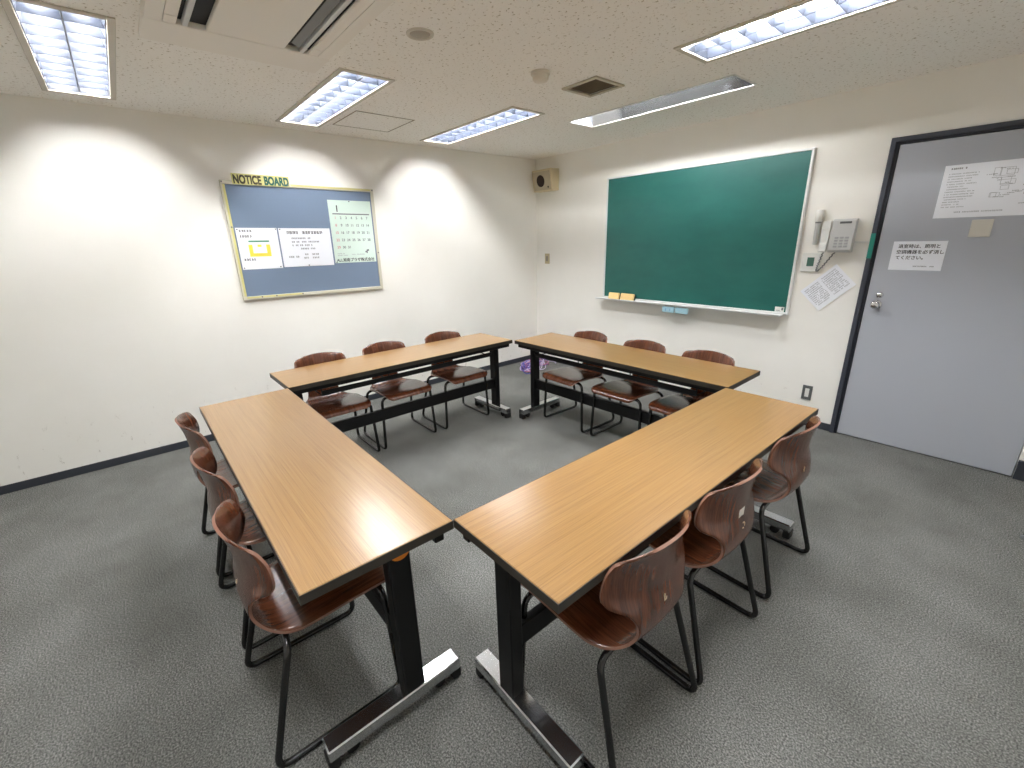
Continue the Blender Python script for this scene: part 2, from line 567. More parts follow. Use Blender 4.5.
# ------------------------------------------------------------------ air conditioner cassette
ac = tag(empty('air_conditioner', ((AC[0] + AC[1]) / 2, (AC[2] + AC[3]) / 2, HC)), 'beige two-way ceiling cassette air conditioner with dark air slots', 'air conditioner')
hx, hy = (AC[1] - AC[0]) / 2, (AC[3] - AC[2]) / 2
ZP = -0.026
mb = MB(); mb.box((-hx + 0.07, -hy + 0.05, -0.004), (hx - 0.07, hy - 0.05, 0.18)); mb.build('housing', M_dark, ac)
ex = 0.235
mb = MB()
for sx in (-1, 1):
    mb.cbox((sx * hx, -hy, ZP), (sx * (hx - ex), hy, 0), 0.004)
for sy in (-1, 1):
    mb.prism([(hy, 0.0), (hy - 0.006, ZP), (hy - 0.062, ZP), (hy - 0.062, 0.0)], lambda u, v_, h, sy=sy: (h, sy * u, v_), -hx + ex, hx - ex)
mb.build('panel_frame', M_acp, ac)
mb = MB(); mb.cbox((-hx + ex + 0.003, -0.152, ZP), (hx - ex - 0.003, 0.152, -0.006), 0.003); mb.build('intake_grille', M_acp, ac)
for sy in (-1, 1):
    mb = MB(); mb.cbox((-hx + ex + 0.002, sy * 0.216, ZP), (hx - ex - 0.002, sy * 0.236, -0.004), 0.002)
    mb.build('divider', M_lgrey, ac)
    mb = MB()
    L_ = hx - ex - 0.003
    for x0, x1 in ((-L_, -L_ + 0.075), (-L_ + 0.079, L_ - 0.079), (L_ - 0.075, L_)):
        mb.prism([(0.254, -0.018), (0.258, ZP), (0.300, ZP), (0.300, -0.012), (0.256, -0.012)], lambda u, v_, h, sy=sy: (h, sy * u, v_), x0, x1)
    mb.build('flap', M_acp, ac)
    if sy < 0:
        continue
    mb = MB()
    mb.prism([(0.170, 0.0), (0.205, ZP + 0.008), (0.209, ZP + 0.008), (0.174, 0.002)], lambda u, v_, h, sy=sy: (h, sy * u, v_), -L_ + 0.03, L_ - 0.03)
    mb.build('vane', M_grey, ac)

# ------------------------------------------------------------------ other ceiling fittings
mb = MB()
hx0, hx1, hy0, hy1 = 0.33, 0.80, -2.49, -2.04
h = tag(empty('ceiling_hatch', ((hx0 + hx1) / 2, (hy0 + hy1) / 2, HC)), 'square access hatch with thin dark rim flush in the ceiling', 'hatch')
mb = MB(); s_ = 0.231
for (x0, x1, y0, y1) in ((-s_, s_, -s_, -s_ + .007), (-s_, s_, s_ - .007, s_), (-s_, -s_ + .007, -s_, s_), (s_ - .007, s_, -s_, s_)):
    mb.box((x0, y0, -0.003), (x1, y1, 0))
mb.build('rim', mat('hatch_rim', (150, 142, 122), 0.5, 0.3), h)
mb = MB(); mb.box((-s_ + .010, -s_ + .010, -0.002), (s_ - .010, s_ - .010, 0)); mb.build('lid', M_ceil, h)

vn = tag(empty('air_vent', (VENT_C[0], VENT_C[1], HC)), 'square ceiling air vent with dark brown slats', 'vent')
s_ = VENT_S / 2; so = s_ + 0.026
mb = MB()
for (x0, x1, y0, y1) in ((-so, so, -so, -s_), (-so, so, s_, so), (-so, -s_, -s_, s_), (s_, so, -s_, s_)):
    mb.cbox((x0, y0, -0.01), (x1, y1, 0), 0.003)
mb.build('frame', mat('vent_frame', (186, 178, 158), 0.5), vn)
M_vent = mat('vent_slat', (128, 114, 90), 0.6)
mb = MB()
for k in range(18):
    y = -s_ + 0.004 + k * (2 * s_ - 0.006) / 18
    mb.prism([(y, 0.0), (y + 0.002, -0.001), (y + 0.0105, 0.006), (y + 0.0085, 0.007)], lambda u, v_, h: (h, u, v_), -s_, s_)
mb.build('slats', M_vent, vn)
mb = MB(); mb.box((-s_, -s_, 0.03), (s_, s_, 0.08)); mb.build('duct', mat('vent_duct', (70, 60, 46), 0.8), vn)

sp = tag(empty('ceiling_speaker', (2.117, -2.733, HC)), 'small round fitting with pale ring, flush in the ceiling', 'ceiling speaker')
mb = MB(); mb.lathe([(0.062, 0.0), (0.060, -0.006), (0.052, -0.008), (0.046, -0.004), (0.046, 0.0)]); mb.build('ring', M_lampframe, sp)
mb = MB(); mb.lathe([(0.046, -0.001), (0.030, -0.008), (0.012, -0.011), (0.0, -0.0115)]); mb.build('grille', mat('speaker_grille', (168, 160, 146), 0.6), sp)

sd = tag(empty('smoke_detector', (2.09, -1.955, HC)), 'small beige smoke detector hanging under the ceiling', 'smoke detector')
mb = MB(); mb.lathe([(0.055, 0.0), (0.055, -0.012), (0.050, -0.016), (0.0, -0.016)]); mb.build('base', mat('detector_base', (214, 206, 190), 0.5), sd)
mb = MB(); mb.lathe([(0.046, -0.016), (0.044, -0.036), (0.036, -0.046), (0.0, -0.048)]); mb.build('sensor_cap', mat('detector_cap', (220, 212, 196), 0.5), sd)

# ------------------------------------------------------------------ chalkboard
cb = tag(empty('chalkboard', (1.98, 0, 0)), 'large green chalkboard in a thin aluminium frame on the wall', 'chalkboard')
bx0, bx1, bz0, bz1 = 1.078 - 1.98, 2.922 - 1.98, 0.882, 2.086
mb = MB(); mb.box((bx0 + 0.016, -0.022, bz0 + 0.02), (bx1 - 0.016, 0, bz1 - 0.012)); mb.build('writing_surface', M_chalk, cb)
mb = MB()
mb.cbox((bx0, -0.03, bz1 - 0.014), (bx1, 0, bz1), 0.003); mb.cbox((bx0, -0.03, bz0), (bx1, 0, bz0 + 0.02), 0.003)
mb.cbox((bx0, -0.03, bz0 + 0.02), (bx0 + 0.018, 0, bz1 - 0.014), 0.003); mb.cbox((bx1 - 0.018, -0.03, bz0 + 0.02), (bx1, 0, bz1 - 0.014), 0.003)
mb.build('frame', M_alu, cb)
mb = MB()
mb.prism([(0, .0), (-.085, .0), (-.092, .012), (-.088, .016), (-.080, .006), (0, .006)], lambda u, v_, h: (h, -0.03 + u + 0.0, bz0 - 0.004 + v_), bx0 - 0.03, bx1 - 0.03)
mb.build('chalk_tray', M_alu, cb)
mb = MB()
mb.cbox((bx1 - 0.098, -0.026, bz0 + 0.022), (bx1 - 0.03, -0.022, bz0 + 0.06), 0.001, 0)
mb.box((bx1 - 0.05, -0.0265, bz0 + 0.034), (bx1 - 0.036, -0.026, bz0 + 0.056), 1)
mb.box((bx1 - 0.09, -0.0265, bz0 + 0.030), (bx1 - 0.06, -0.026, bz0 + 0.034), 1)
mb.build('maker_label', [M_white, M_inkmid], cb)
TZ = bz0 + 0.002
M_yel = mat('eraser_yellow', (248, 216, 150), 0.6)
def eraser(x0, x1, lab, rz):
    o = tag(empty('chalkboard_eraser', ((x0 + x1) / 2, -0.069, TZ), rz), lab, 'eraser', 'yellow erasers on the chalk tray')
    hw = (x1 - x0) / 2
    lean = Matrix.Rotation(D(-14), 4, 'X')
    mb = MB(); mb.cbox((-hw, 0.012, 0.002), (hw, 0.03, 0.064), 0.003, 0, lean); mb.build('felt', mat('eraser_felt', (52, 52, 50), 0.95), o)
    mb = MB(); mb.cbox((-hw, -0.014, 0.0), (hw, 0.012, 0.068), 0.006, 0, lean); mb.build('grip', M_yel, o)
eraser(1.19, 1.318, 'short yellow eraser at the tray end towards the room corner', 0.03)
eraser(1.340, 1.505, 'longer yellow eraser on the chalk tray, with dark felt end', -0.03)
M_blue = mat('pale_blue_plastic', (168, 208, 222), 0.5)
for x0, x1, lab, wr in ((1.862, 1.982, 'pale blue tag with faint writing hanging under the chalk tray', True), (1.997, 2.118, 'plain pale blue tag hanging under the chalk tray', False)):
    o = tag(empty('blue_tag', ((x0 + x1) / 2, -0.108, bz0 - 0.068)), lab, 'tag', 'blue tags under the chalk tray')
    hw = (x1 - x0) / 2
    mb = MB(); mb.cbox((-hw, 0, 0), (hw, 0.022, 0.052), 0.003); mb.build('plate', M_blue, o)
    mb = MB(); mb.box((-hw + 0.02, 0.012, 0.052), (hw - 0.02, 0.018, 0.066)); mb.build('clip', M_lgrey, o)
    if wr:
        mb = MB(); scribble(mb, -0.032, 0.034, 0.012, 0.022); mb.build('lettering', mat('blue_ink', (96, 150, 196), 0.7), o, (0, -0.0005, 0), (PI / 2, 0, 0))

# ------------------------------------------------------------------ corner loudspeaker
ls = tag(empty('wall_speaker', (0.23, 0, 2.04)), 'beige wedge-shaped loudspeaker high in the room corner', 'loudspeaker')
mb = MB()
prof = [(0, 0), (-0.10, 0.0), (-0.138, 0.212), (-0.128, 0.224), (0, 0.226)]
mb.prism(prof, lambda u, v_, h: (h, u, v_), -0.155, 0.145)
mb.build('cabinet', mat('speaker_beige', (214, 200, 166), 0.6), ls)
Mx = Matrix.Translation((0, -0.1205, 0.106)) @ Matrix.Rotation(math.atan2(0.038, 0.212), 4, 'X')
mb = MB(); mb.cbox((-0.14, -0.008, -0.098), (0.132, 0.003, 0.098), 0.004, 0, Mx); mb.build('front_panel', mat('speaker_front', (186, 176, 152), 0.7), ls)
mb = MB(); mb.lathe([(0.0, 0.011), (0.05, 0.011), (0.062, 0.010), (0.064, 0.006)], (-0.02, 0, 0.0), axis='y')
mb.v = [tuple(Mx @ Vector(p)) for p in mb.v]; mb.build('cone', mat('speaker_cone', (48, 36, 30), 0.8), ls)
mb = MB(); mb.lathe([(0.0, 0.012), (0.009, 0.012), (0.01, 0.006)], (0.092, 0, -0.07), axis='y', n=14)
mb.v = [tuple(Mx @ Vector(p)) for p in mb.v]; mb.build('badge', M_dark, ls)

# ------------------------------------------------------------------ wall fittings on the chalkboard wall
sw = tag(empty('wall_switch', (0.192, 0, 1.284)), 'small beige switch plate on the wall below the corner loudspeaker', 'switch')
mb = MB(); mb.cbox((-0.04, -0.008, -0.06), (0.04, 0, 0.06), 0.003); mb.build('plate', mat('switch_plate', (196, 182, 146), 0.5), sw)
mb = MB(); mb.cbox((-0.018, -0.012, -0.03), (0.018, -0.008, 0.03), 0.002); mb.build('rocker', mat('switch_rocker', (150, 142, 126), 0.5), sw)

ol = tag(empty('wall_outlet', (3.150, 0, 0.277)), 'grey-framed power outlet low on the wall beside the door frame', 'outlet')
mb = MB()
for (x0, x1, z0, z1) in ((-.034, .034, .036, .058), (-.034, .034, -.058, -.036), (-.034, -.015, -.036, .036), (.015, .034, -.036, .036)):
    mb.box((x0, -0.008, z0), (x1, 0, z1))
mb.build('plate', M_dgrey, ol)
mb = MB(); mb.cbox((-.015, -0.006, -.036), (.015, 0, .036), 0.001); mb.build('socket', M_white, ol)

fl = tag(empty('flashlight', (3.025, 0, 1.42)), 'white emergency torch clipped to the wall above the thermostat', 'flashlight')
mb = MB(); mb.lathe([(0.0, 0.0), (0.013, 0.0), (0.015, 0.004), (0.017, 0.13), (0.018, 0.150)], (0, -0.03, 0)); mb.build('handle', M_lgrey, fl)
mb = MB(); mb.lathe([(0.0195, 0.150), (0.0195, 0.160)], (0, -0.03, 0)); mb.build('band', M_grey, fl)
mb = MB(); mb.lathe([(0.018, 0.160), (0.024, 0.172), (0.025, 0.236), (0.022, 0.242), (0.0, 0.242)], (0, -0.03, 0)); mb.build('head', M_white, fl)
mb = MB(); mb.cbox((-0.012, -0.012, 0.03), (0.012, 0, 0.2), 0.003); mb.build('bracket', M_lgrey, fl)

th = tag(empty('thermostat', (3.018, 0, 1.222)), 'white wall controller with small dark green screen beside the telephone', 'thermostat')
mb = MB(); mb.cbox((-0.064, -0.018, 0), (0.060, 0, 0.138), 0.005); mb.build('case', M_white, th)
mb = MB(); mb.cbox((-0.026, -0.020, 0.042), (0.020, -0.0175, 0.106), 0.001); mb.build('screen', mat('lcd_green', (66, 104, 92), 0.3), th)

ph = tag(empty('telephone', (3.165, 0, 1.365)), 'light grey wall telephone with corded handset beside the door', 'telephone')
mb = MB()
mb.prism([(0, 0), (-0.045, 0), (-0.07, 0.02), (-0.05, 0.215), (-0.02, 0.228), (0, 0.228)], lambda u, v_, h: (h, u, v_), -0.045, 0.095)
mb.build('body', M_lgrey, ph)
mb = MB()
mb.prism([(-0.06, 0.0), (-0.088, 0.01), (-0.082, 0.055), (-0.070, 0.07), (-0.064, 0.15), (-0.070, 0.165), (-0.064, 0.215), (-0.040, 0.215), (-0.045, 0.06)], lambda u, v_, h: (h, u, v_), -0.098, -0.05)
mb.build('handset', M_white, ph)
mb = MB()
for r in range(4):
    for c in range(3):
        z = 0.035 + r * 0.02; x = -0.012 + c * 0.031
        y = -0.07 + (z - 0.02) / 0.195 * 0.02
        mb.cbox((x, y - 0.004, z), (x + 0.022, y + 0.004, z + 0.013), 0.002)
mb.build('keypad', mat('phone_keys', (178, 180, 182), 0.5), ph)
mb = MB(); mb.cbox((0.0, -0.056, 0.196), (0.07, -0.044, 0.210), 0.002); mb.build('display', M_dgrey, ph)
pts = []
for k in range(61):
    t_ = k / 60
    bx = -0.075 + 0.02 * t_ - 0.055 * math.sin(PI * t_) + 0.05 * t_; bz = 0.0 - 0.135 * math.sin(PI * t_)
    pts.append((bx + 0.004 * math.cos(k * 1.9), -0.03 + 0.004 * math.sin(k * 1.9), bz))
mb = MB(); mb.tube(pts, 0.0045, 6); mb.build('cord', M_grey, ph)

cd = tag(MB.build((lambda b: (b.cbox((3.262, -0.012, 1.427), (FX0, 0, 1.441), 0.002), b)[1])(MB()), 'cable_cover', M_white), 'short white cable cover between the telephone and door frame', 'cable cover')
tp = tag(MB.build((lambda b: (b.cbox((FX0 - 0.001, -0.0235, 1.325), (FX0 + 0.027, -0.022, 1.490), 0.0005), b)[1])(MB()), 'green_sticker', mat('teal_tape', (32, 136, 122), 0.5)), 'teal tape strip stuck on the dark door frame', 'sticker')

# sheet helper: a paper lying in its local x-y plane
def paper(name, wdt, hgt, loc, rot, lab, cat, m=M_paper, thick=0.001, group=None):
    mb = MB(); mb.box((0, 0, 0), (wdt, hgt, thick))
    o = mb.build(name, m, None, loc, rot)
    return tag(o, lab, cat, group)
RB = (PI / 2, 0, 0)             # faces -y
# tilted printed sheet under the telephone
p = paper('printed_sheet', 0.290, 0.200, (0, 0, 0), (0, 0, 0), 'white printed sheet hanging askew on the wall under the telephone', 'paper', thick=0.003)
p.matrix_world = Matrix.Translation((3.122, -0.004, 0.934)) @ Matrix.Rotation(D(-46), 4, 'Y') @ Matrix.Rotation(PI / 2, 4, 'X')
mb = MB()
for k in range(11):
    y = 0.03 + k * 0.0142
    scribble(mb, 0.018, 0.13, y, 0.008, 0); scribble(mb, 0.15, 0.27, y, 0.008, 0)
mb.build('lettering', M_inkgrey, p, (0, 0, 0.0031))

# on the door
YD = -0.0045
p = paper('floor_plan_sheet', 0.43, 0.302, (3.645, YD, 1.571), RB, 'wide white sheet with faint floor plan drawing on the door', 'paper')
mb = MB()
scribble(mb, 0.03, 0.12, 0.276, 0.009, 0)
mb.build('lettering', M_ink, p, (0, 0, 0.0011))
mb = MB()
for k in range(14):
    scribble(mb, 0.025, random.choice((0.1, 0.13, 0.155)), 0.06 + k * 0.0145, 0.0055, 0)
for k in range(9):
    x0, y0 = random.uniform(0.19, 0.36), random.uniform(0.06, 0.24)
    w_, h_ = random.uniform(0.02, 0.06), random.uniform(0.02, 0.045)
    for (xa, xb, ya, yb) in ((x0, x0 + w_, y0, y0 + .0015), (x0, x0 + w_, y0 + h_, y0 + h_ + .0015), (x0, x0 + .0015, y0, y0 + h_), (x0 + w_, x0 + w_ + .0015, y0, y0 + h_)):
        mb.box((xa, ya, 0), (xb, yb, 0.0003))
for k in range(26):
    x0 = random.uniform(0.18, 0.39); scribble(mb, x0, x0 + random.uniform(0.015, 0.04), random.uniform(0.05, 0.27), 0.0055, 0)
scribble(mb, 0.09, 0.30, 0.028, 0.0075, 0)
mb.build('lettering', M_inkgrey, p, (0, 0, 0.0011))
tag(MB.build((lambda b: (b.cbox((3.828, -0.013, 1.455), (3.921, -0.004, 1.555), 0.002), b)[1])(MB()), 'door_plate', mat('door_plate_beige', (214, 210, 200), 0.6)), 'small blank beige square plate on the door below the floor plan', 'plate')
p = paper('door_notice', 0.266, 0.184, (3.481, YD, 1.251), RB, 'white notice with three lines of large Japanese text on the door', 'notice')
for i, line in enumerate(('退室時は、照明と', '空調機器を必ず消し', 'てください。')):
    text('text_line', line, 0.0265, M_ink, p, (0.024 if i else 0.028, 0.143 - i * 0.036, 0.0011), 0.0004)
mb = MB(); scribble(mb, 0.125, 0.225, 0.022, 0.007, 0); mb.build('lettering', M_inkmid, p, (0, 0, 0.0011))

# ------------------------------------------------------------------ notice board on the left wall
NBR = D(-0.55)
nb = tag(empty('notice_board', (0, -3.295, 1.102)), 'blue-grey felt notice board with yellowish frame on the wall', 'notice board')
nb.rotation_euler = (PI / 2, 0, PI / 2)
nb.matrix_world = Matrix.Translation((0, -3.296, 1.106)) @ Matrix.Rotation(NBR, 4, 'X') @ Matrix.Rotation(PI / 2, 4, 'Z') @ Matrix.Rotation(PI / 2, 4, 'X')
NW, NH = 1.206, 0.896
mb = MB(); mb.box((0.02, 0.02, 0), (NW - 0.02, NH - 0.02, 0.012)); mb.build('felt_panel', M_felt, nb)
mb = MB()
for (x0, x1, y0, y1) in ((0, NW, 0, .028), (0, NW, NH - .028, NH), (0, .028, .028, NH - .028), (NW - .028, NW, .028, NH - .028)):
    mb.cbox((x0, y0, 0), (x1, y1, 0.02), 0.003)
mb.build('frame', M_nbframe, nb)
for a_, b_ in (((0.014, 0.03, 0.02), (0.03, NH - 0.03, 0.0206)), ((0.03, 0.012, 0.02), (0.46, 0.026, 0.0206)), ((0.5, NH - 0.018, 0.02), (NW - 0.03, NH - 0.006, 0.0206))):
    mb = MB(); mb.box(a_, b_); mb.build('frame_tape', M_yellowtape, nb)
for x, y in ((0.012, NH - 0.012), (NW - 0.012, NH - 0.012), (0.02, 0.56), (0.48, NH - 0.012), (0.46, 0.018), (0.25, 0.018), (0.14, 0.018), (NW - 0.014, 0.34)):
    mb = MB(); mb.cyl((x, y, 0.0195), (x, y, 0.0235), 0.006, n=10)
    mb.build('frame_screw', M_inkmid, nb)
def onnb(y, z):     # wall (y, z) -> board coordinates
    v_ = nb.matrix_world.inverted() @ Vector((0, y, z))
    return v_.x, v_.y
def nbpaper(name, y0, y1, z0, z1, lab, cat, m=M_paper, tilt=0.0, lift=0.0125):
    o = paper(name, y1 - y0, z1 - z0, (0, 0, 0), (0, 0, 0), lab, cat, m)
    o.matrix_world = Matrix.Translation((lift, y0, z0)) @ Matrix.Rotation(tilt, 4, 'X') @ Matrix.Rotation(PI / 2, 4, 'Z') @ Matrix.Rotation(PI / 2, 4, 'X')
    return o
# header banner
bn = nbpaper('header_banner', -3.205, -2.797, 1.975, 2.052, 'yellow-green NOTICE BOARD header strip on top of the felt board', 'sign', mat('banner_yellow', (206, 202, 132), 0.6), NBR, 0.0215)
text('lettering', 'NOTICE', 0.083, mat('banner_ink', (66, 62, 44), 0.6), bn, (0.008, 0.009, 0.0012), 0.0035, fit=0.194)
text('lettering', 'BOARD', 0.083, mat('banner_teal', (34, 92, 82), 0.6), bn, (0.222, 0.009, 0.0012), 0.0035, fit=0.180)
M_pin = mat('pin_dark', (50, 54, 66), 0.4)
def pins(o, pts):
    for x, y in pts:
        mb = MB(); mb.cyl((x, y, 0.001), (x, y, 0.007), 0.005, 0.004, n=10)
        mb.build('push_pin', M_pin, o)
p = nbpaper('seating_plan_sheet', -3.252, -2.955, 1.345, 1.662, 'white sheet with yellow U-shaped seating plan on the notice board', 'paper', tilt=NBR)
lines('lettering', M_ink, p, ((0.022, 0.118, 0.284, 0.018), (0.022, 0.1, 0.243, 0.018), (0.022, 0.105, 0.066, 0.018)), density=4)
mb = MB(); mb.box((0.075, 0.209, 0), (0.225, 0.221, 0.0004)); mb.build('green_bar', mat('print_green', (84, 150, 120), 0.7), p, (0, 0, 0.001))
mb = MB(); mb.box((0.07, 0.098, 0), (0.098, 0.19, 0.0004)); mb.box((0.198, 0.098, 0), (0.226, 0.19, 0.0004)); mb.box((0.098, 0.098, 0), (0.198, 0.124, 0.0004)); mb.box((0.134, 0.172, 0), (0.164, 0.19, 0.0004))
mb.build('yellow_plan', mat('print_yellow', (240, 226, 84), 0.7), p, (0, 0, 0.001))
pins(p, ((0.012, 0.305), (0.288, 0.308), (0.012, 0.012), (0.280, 0.012)))
p = nbpaper('announcement_sheet', -2.944, -2.528, 1.348, 1.658, 'white landscape sheet with black heading beside the calendar', 'paper', tilt=NBR)
lines('heading', M_ink, p, ((0.06, 0.14, 0.262, 0.024), (0.158, 0.355, 0.262, 0.024)), density=4)
lines('lettering', M_inkmid, p, ((0.09, 0.25, 0.222, .013), (0.09, 0.16, 0.194, .013), (0.17, 0.31, 0.194, .013), (0.09, 0.14, 0.166, .013), (0.15, 0.26, 0.166, .013), (0.155, 0.27, 0.138, .013),
      (0.05, 0.13, 0.073, 0.014), (0.18, 0.21, 0.090, 0.014), (0.225, 0.3, 0.090, 0.014), (0.17, 0.21, 0.062, 0.014), (0.24, 0.30, 0.062, 0.014)))
pins(p, ((0.012, 0.300), (0.2, 0.008)))
cal = nbpaper('calendar', -2.514, -2.127, 1.358, 1.888, 'pale green wall calendar pinned on the notice board', 'calendar', mat('calendar_paper', (212, 230, 220), 0.75), NBR)
text('month', '1', 0.075, M_ink, cal, (0.055, 0.435, 0.0011), 0.001)
mb = MB(); mb.box((0.03, 0.412, 0), (0.365, 0.421, 0.0004)); mb.build('rule', M_inkmid, cal, (0, 0, 0.0008))
M_red = mat('print_red', (206, 150, 150), 0.7)
M_inkcal = mat('calendar_ink', (120, 132, 130), 0.8)
red = []; 
for d in range(1, 32):
    c, r = (d - 1) % 7, (d - 1) // 7
    text('date', str(d), 0.03, M_red if c == 0 else M_inkcal, cal, (0.05 + c * 0.048, 0.375 - r * 0.0625, 0.0011), 0.0006, 'CENTER')
text('company_line', 'ALL湘南プラザ株式会社', 0.034, M_ink, cal, (0.016, 0.012, 0.0011), 0.0006, fit=0.355)
lines('small_lettering', M_inkgrey, cal, ((0.03, 0.12, 0.06, 0.008), (0.03, 0.09, 0.076, 0.008), (0.16, 0.28, 0.066, 0.008)))
mb = MB(); mb.box((0.29, 0.085, 0), (0.302, 0.098, 0.0004)); mb.box((0.302, 0.078, 0), (0.312, 0.11, 0.0004)); mb.box((0.312, 0.098, 0), (0.326, 0.114, 0.0004)); mb.build('emblem', M_inkmid, cal, (0, 0, 0.0008))
pins(cal, ((0.19, 0.522), (0.012, 0.006)))

# ------------------------------------------------------------------ folding tables
def make_table():
    root = empty('folding_table', (0, 0, 0))
    L2, W2 = 0.9, 0.225
    tt = MB(); tt.cbox((-L2 + 0.002, -W2 + 0.002, 0.671), (L2 - 0.002, W2 - 0.002, 0.700), 0.002)
    top = tt.build('tabletop', M_oak, root)
    eb = MB()
    for (x0, x1, y0, y1) in ((-L2, L2, -W2, -W2 + .002), (-L2, L2, W2 - .002, W2), (-L2, -L2 + .002, -W2 + .002, W2 - .002), (L2 - .002, L2, -W2 + .002, W2 - .002)):
        eb.box((x0, y0, 0.670), (x1, y1, 0.6985))
    eb.build('edge_band', M_edge, top)
    for sy in (-1, 1):
        re = 0.012 if sy > 0 else 0.04
        r = MB(); r.cbox((-L2 + re, sy * 0.165, 0.637), (L2 - re, sy * 0.197, 0.671), 0.003)
        r.build('top_rail', M_black, root)
    OY = 0.062
    s_ = MB(); s_.cbox((-0.80, OY - 0.016, 0.252), (0.80, OY + 0.016, 0.338), 0.004); s_.build('stretcher', M_black, root)
    # shallow wire book shelf under the top
    s_ = MB()
    s_.cbox((-0.70, 0.170, 0.583), (0.70, 0.178, 0.618), 0.002)
    s_.cyl((-0.70, -0.06, 0.590), (0.70, -0.06, 0.590), 0.005, n=8)
    for x in (-0.70, -0.23, 0.23, 0.70):
        s_.cyl((x, 0.172, 0.588), (x, -0.065, 0.588), 0.004, n=8)
        s_.cyl((x, 0.172, 0.60), (x, 0.180, 0.64), 0.004, n=8)
        s_.cyl((x, -0.06, 0.59), (x, -0.06, 0.672), 0.004, n=8)
    s_.build('book_shelf', M_black, root)
    for sx in (-1, 1):
        X = sx * 0.822
        u = MB(); u.cbox((X - 0.024, OY - 0.036, 0.07), (X + 0.024, OY + 0.036, 0.655), 0.004); u.build('leg', M_black, root)
        b_ = MB(); b_.cbox((X - 0.03, -0.165, 0.634), (X + 0.03, 0.165, 0.671), 0.003); b_.build('top_bracket', M_black, root)
        k_ = MB(); k_.prism([(OY + 0.034 * math.cos(PI * q / 10), 0.655 - 0.036 * math.sin(PI * q / 10)) for q in range(11)], lambda u, v_, h: (h, u, v_), X + sx * 0.024, X + sx * 0.036); k_.build('fold_lever', M_orange, root)
        f_ = MB(); f_.cbox((X - 0.031, -0.232, 0.044), (X + 0.031, 0.236, 0.088), 0.004)
        foot = f_.build('foot', M_steelfoot, root)
        for sy, ye in ((-1, -0.232), (1, 0.236)):
            c_ = MB(); c_.cbox((X - 0.028, ye + sy * 0.003, 0.003), (X + 0.028, ye - sy * 0.030, 0.047), 0.004); c_.build('end_stop', M_rubber, foot)
            c_ = MB()
            yc = ye - sy * 0.075
            c_.cyl((X - 0.012, yc, 0.021), (X + 0.012, yc, 0.021), 0.021, n=18)
            c_.box((X - 0.016, yc - 0.010, 0.018), (X - 0.0125, yc + 0.010, 0.046)); c_.box((X + 0.0125, yc - 0.010, 0.018), (X + 0.016, yc + 0.010, 0.046))
            c_.build('caster', M_rubber, foot)
    return root
tb = make_table()
tables = [((2.2563, -3.6067), D(0.07), 'long oak-topped folding table opposite the green chalkboard, its chairs facing the chalkboard'),
          ((3.3815, -2.478), D(89.57), 'long oak-topped folding table in front of the grey door, with bright lamp reflections'),
          ((1.1236, -2.4806), D(-89.55), 'long oak-topped folding table along the notice board wall'),
          ((2.2696, -1.347), D(180.59), 'long oak-topped folding table along the chalkboard wall')]
for i, ((x, y), rz, lab) in enumerate(tables):
    o = tb if i == 0 else dup(tb, (x, y, 0), rz)
    o.location = (x, y, 0); o.rotation_euler = (0, 0, rz)
    tag(o, lab, 'table', 'folding tables set in a square')

# ------------------------------------------------------------------ chairs (moulded plywood shell on a black sled frame)
CP = [(.272, .406, .188, .003), (.262, .426, .189, .003), (.225, .437, .191, .004), (.12, .434, .192, .006), (.0, .424, .192, .008),
      (-.06, .415, .182, .010), (-.108, .415, .158, .014), (-.146, .435, .126, .018), (-.168, .475, .112, .020), (-.171, .520, .116, .026),
      (-.165, .560, .140, .034), (-.160, .592, .186, .050), (-.160, .612, .199, .060), (-.165, .67, .189, .072), (-.174, .715, .180, .076), (-.187, .757, .173, .076)]
def cr(p0, p1, p2, p3, t_):
    return tuple(0.5 * (2 * b + (c - a) * t_ + (2 * a - 5 * b + 4 * c - d) * t_ * t_ + (3 * b - a - 3 * c + d) * t_ ** 3) for a, b, c, d in zip(p0, p1, p2, p3))
prof = []
for i in range(len(CP) - 1):
    q = [CP[max(0, i - 1)], CP[i], CP[i + 1], CP[min(len(CP) - 1, i + 2)]]
    for k in range(12):
        prof.append(cr(*q, k / 12))
prof.append(CP[-1])
acc = [0.0]
for i in range(1, len(prof)):
    acc.append(acc[-1] + math.hypot(prof[i][0] - prof[i - 1][0], prof[i][1] - prof[i - 1][1]))
TOT = acc[-1]
def at(s):
    s = min(max(s, 0), TOT)
    j = 1
    while j < len(acc) - 1 and acc[j] < s: j += 1
    t_ = (s - acc[j - 1]) / max(1e-9, acc[j] - acc[j - 1])
    return tuple(a + (b - a) * t_ for a, b in zip(prof[j - 1], prof[j]))
def shell(s, v_):
    y, z, wd, dd = at(s)
    e = 0.004
    y0, z0, _, _ = at(s - e); y1, z1, _, _ = at(s + e)
    ty, tz = y1 - y0, z1 - z0
    l_ = math.hypot(ty, tz) or 1
    ny, nz = tz / l_, -ty / l_             # up on the seat, forward on the back
    r = 0.045
    if s < r: wd = wd - r + math.sqrt(max(0, r * r - (r - s) ** 2))
    r2 = 0.03
    if TOT - s < r2:
        q = r2 - (TOT - s)
        wd = wd - r2 + math.sqrt(max(0, r2 * r2 - q * q))
    x = v_ * wd
    k = dd * (x / 0.2) ** 2
    drop = 0.032 * v_ * v_ * max(0.0, (s - TOT + 0.12) / 0.12)
    return Vector((x, y + ny * k, z + nz * k - drop))
NU, NV = 60, 18
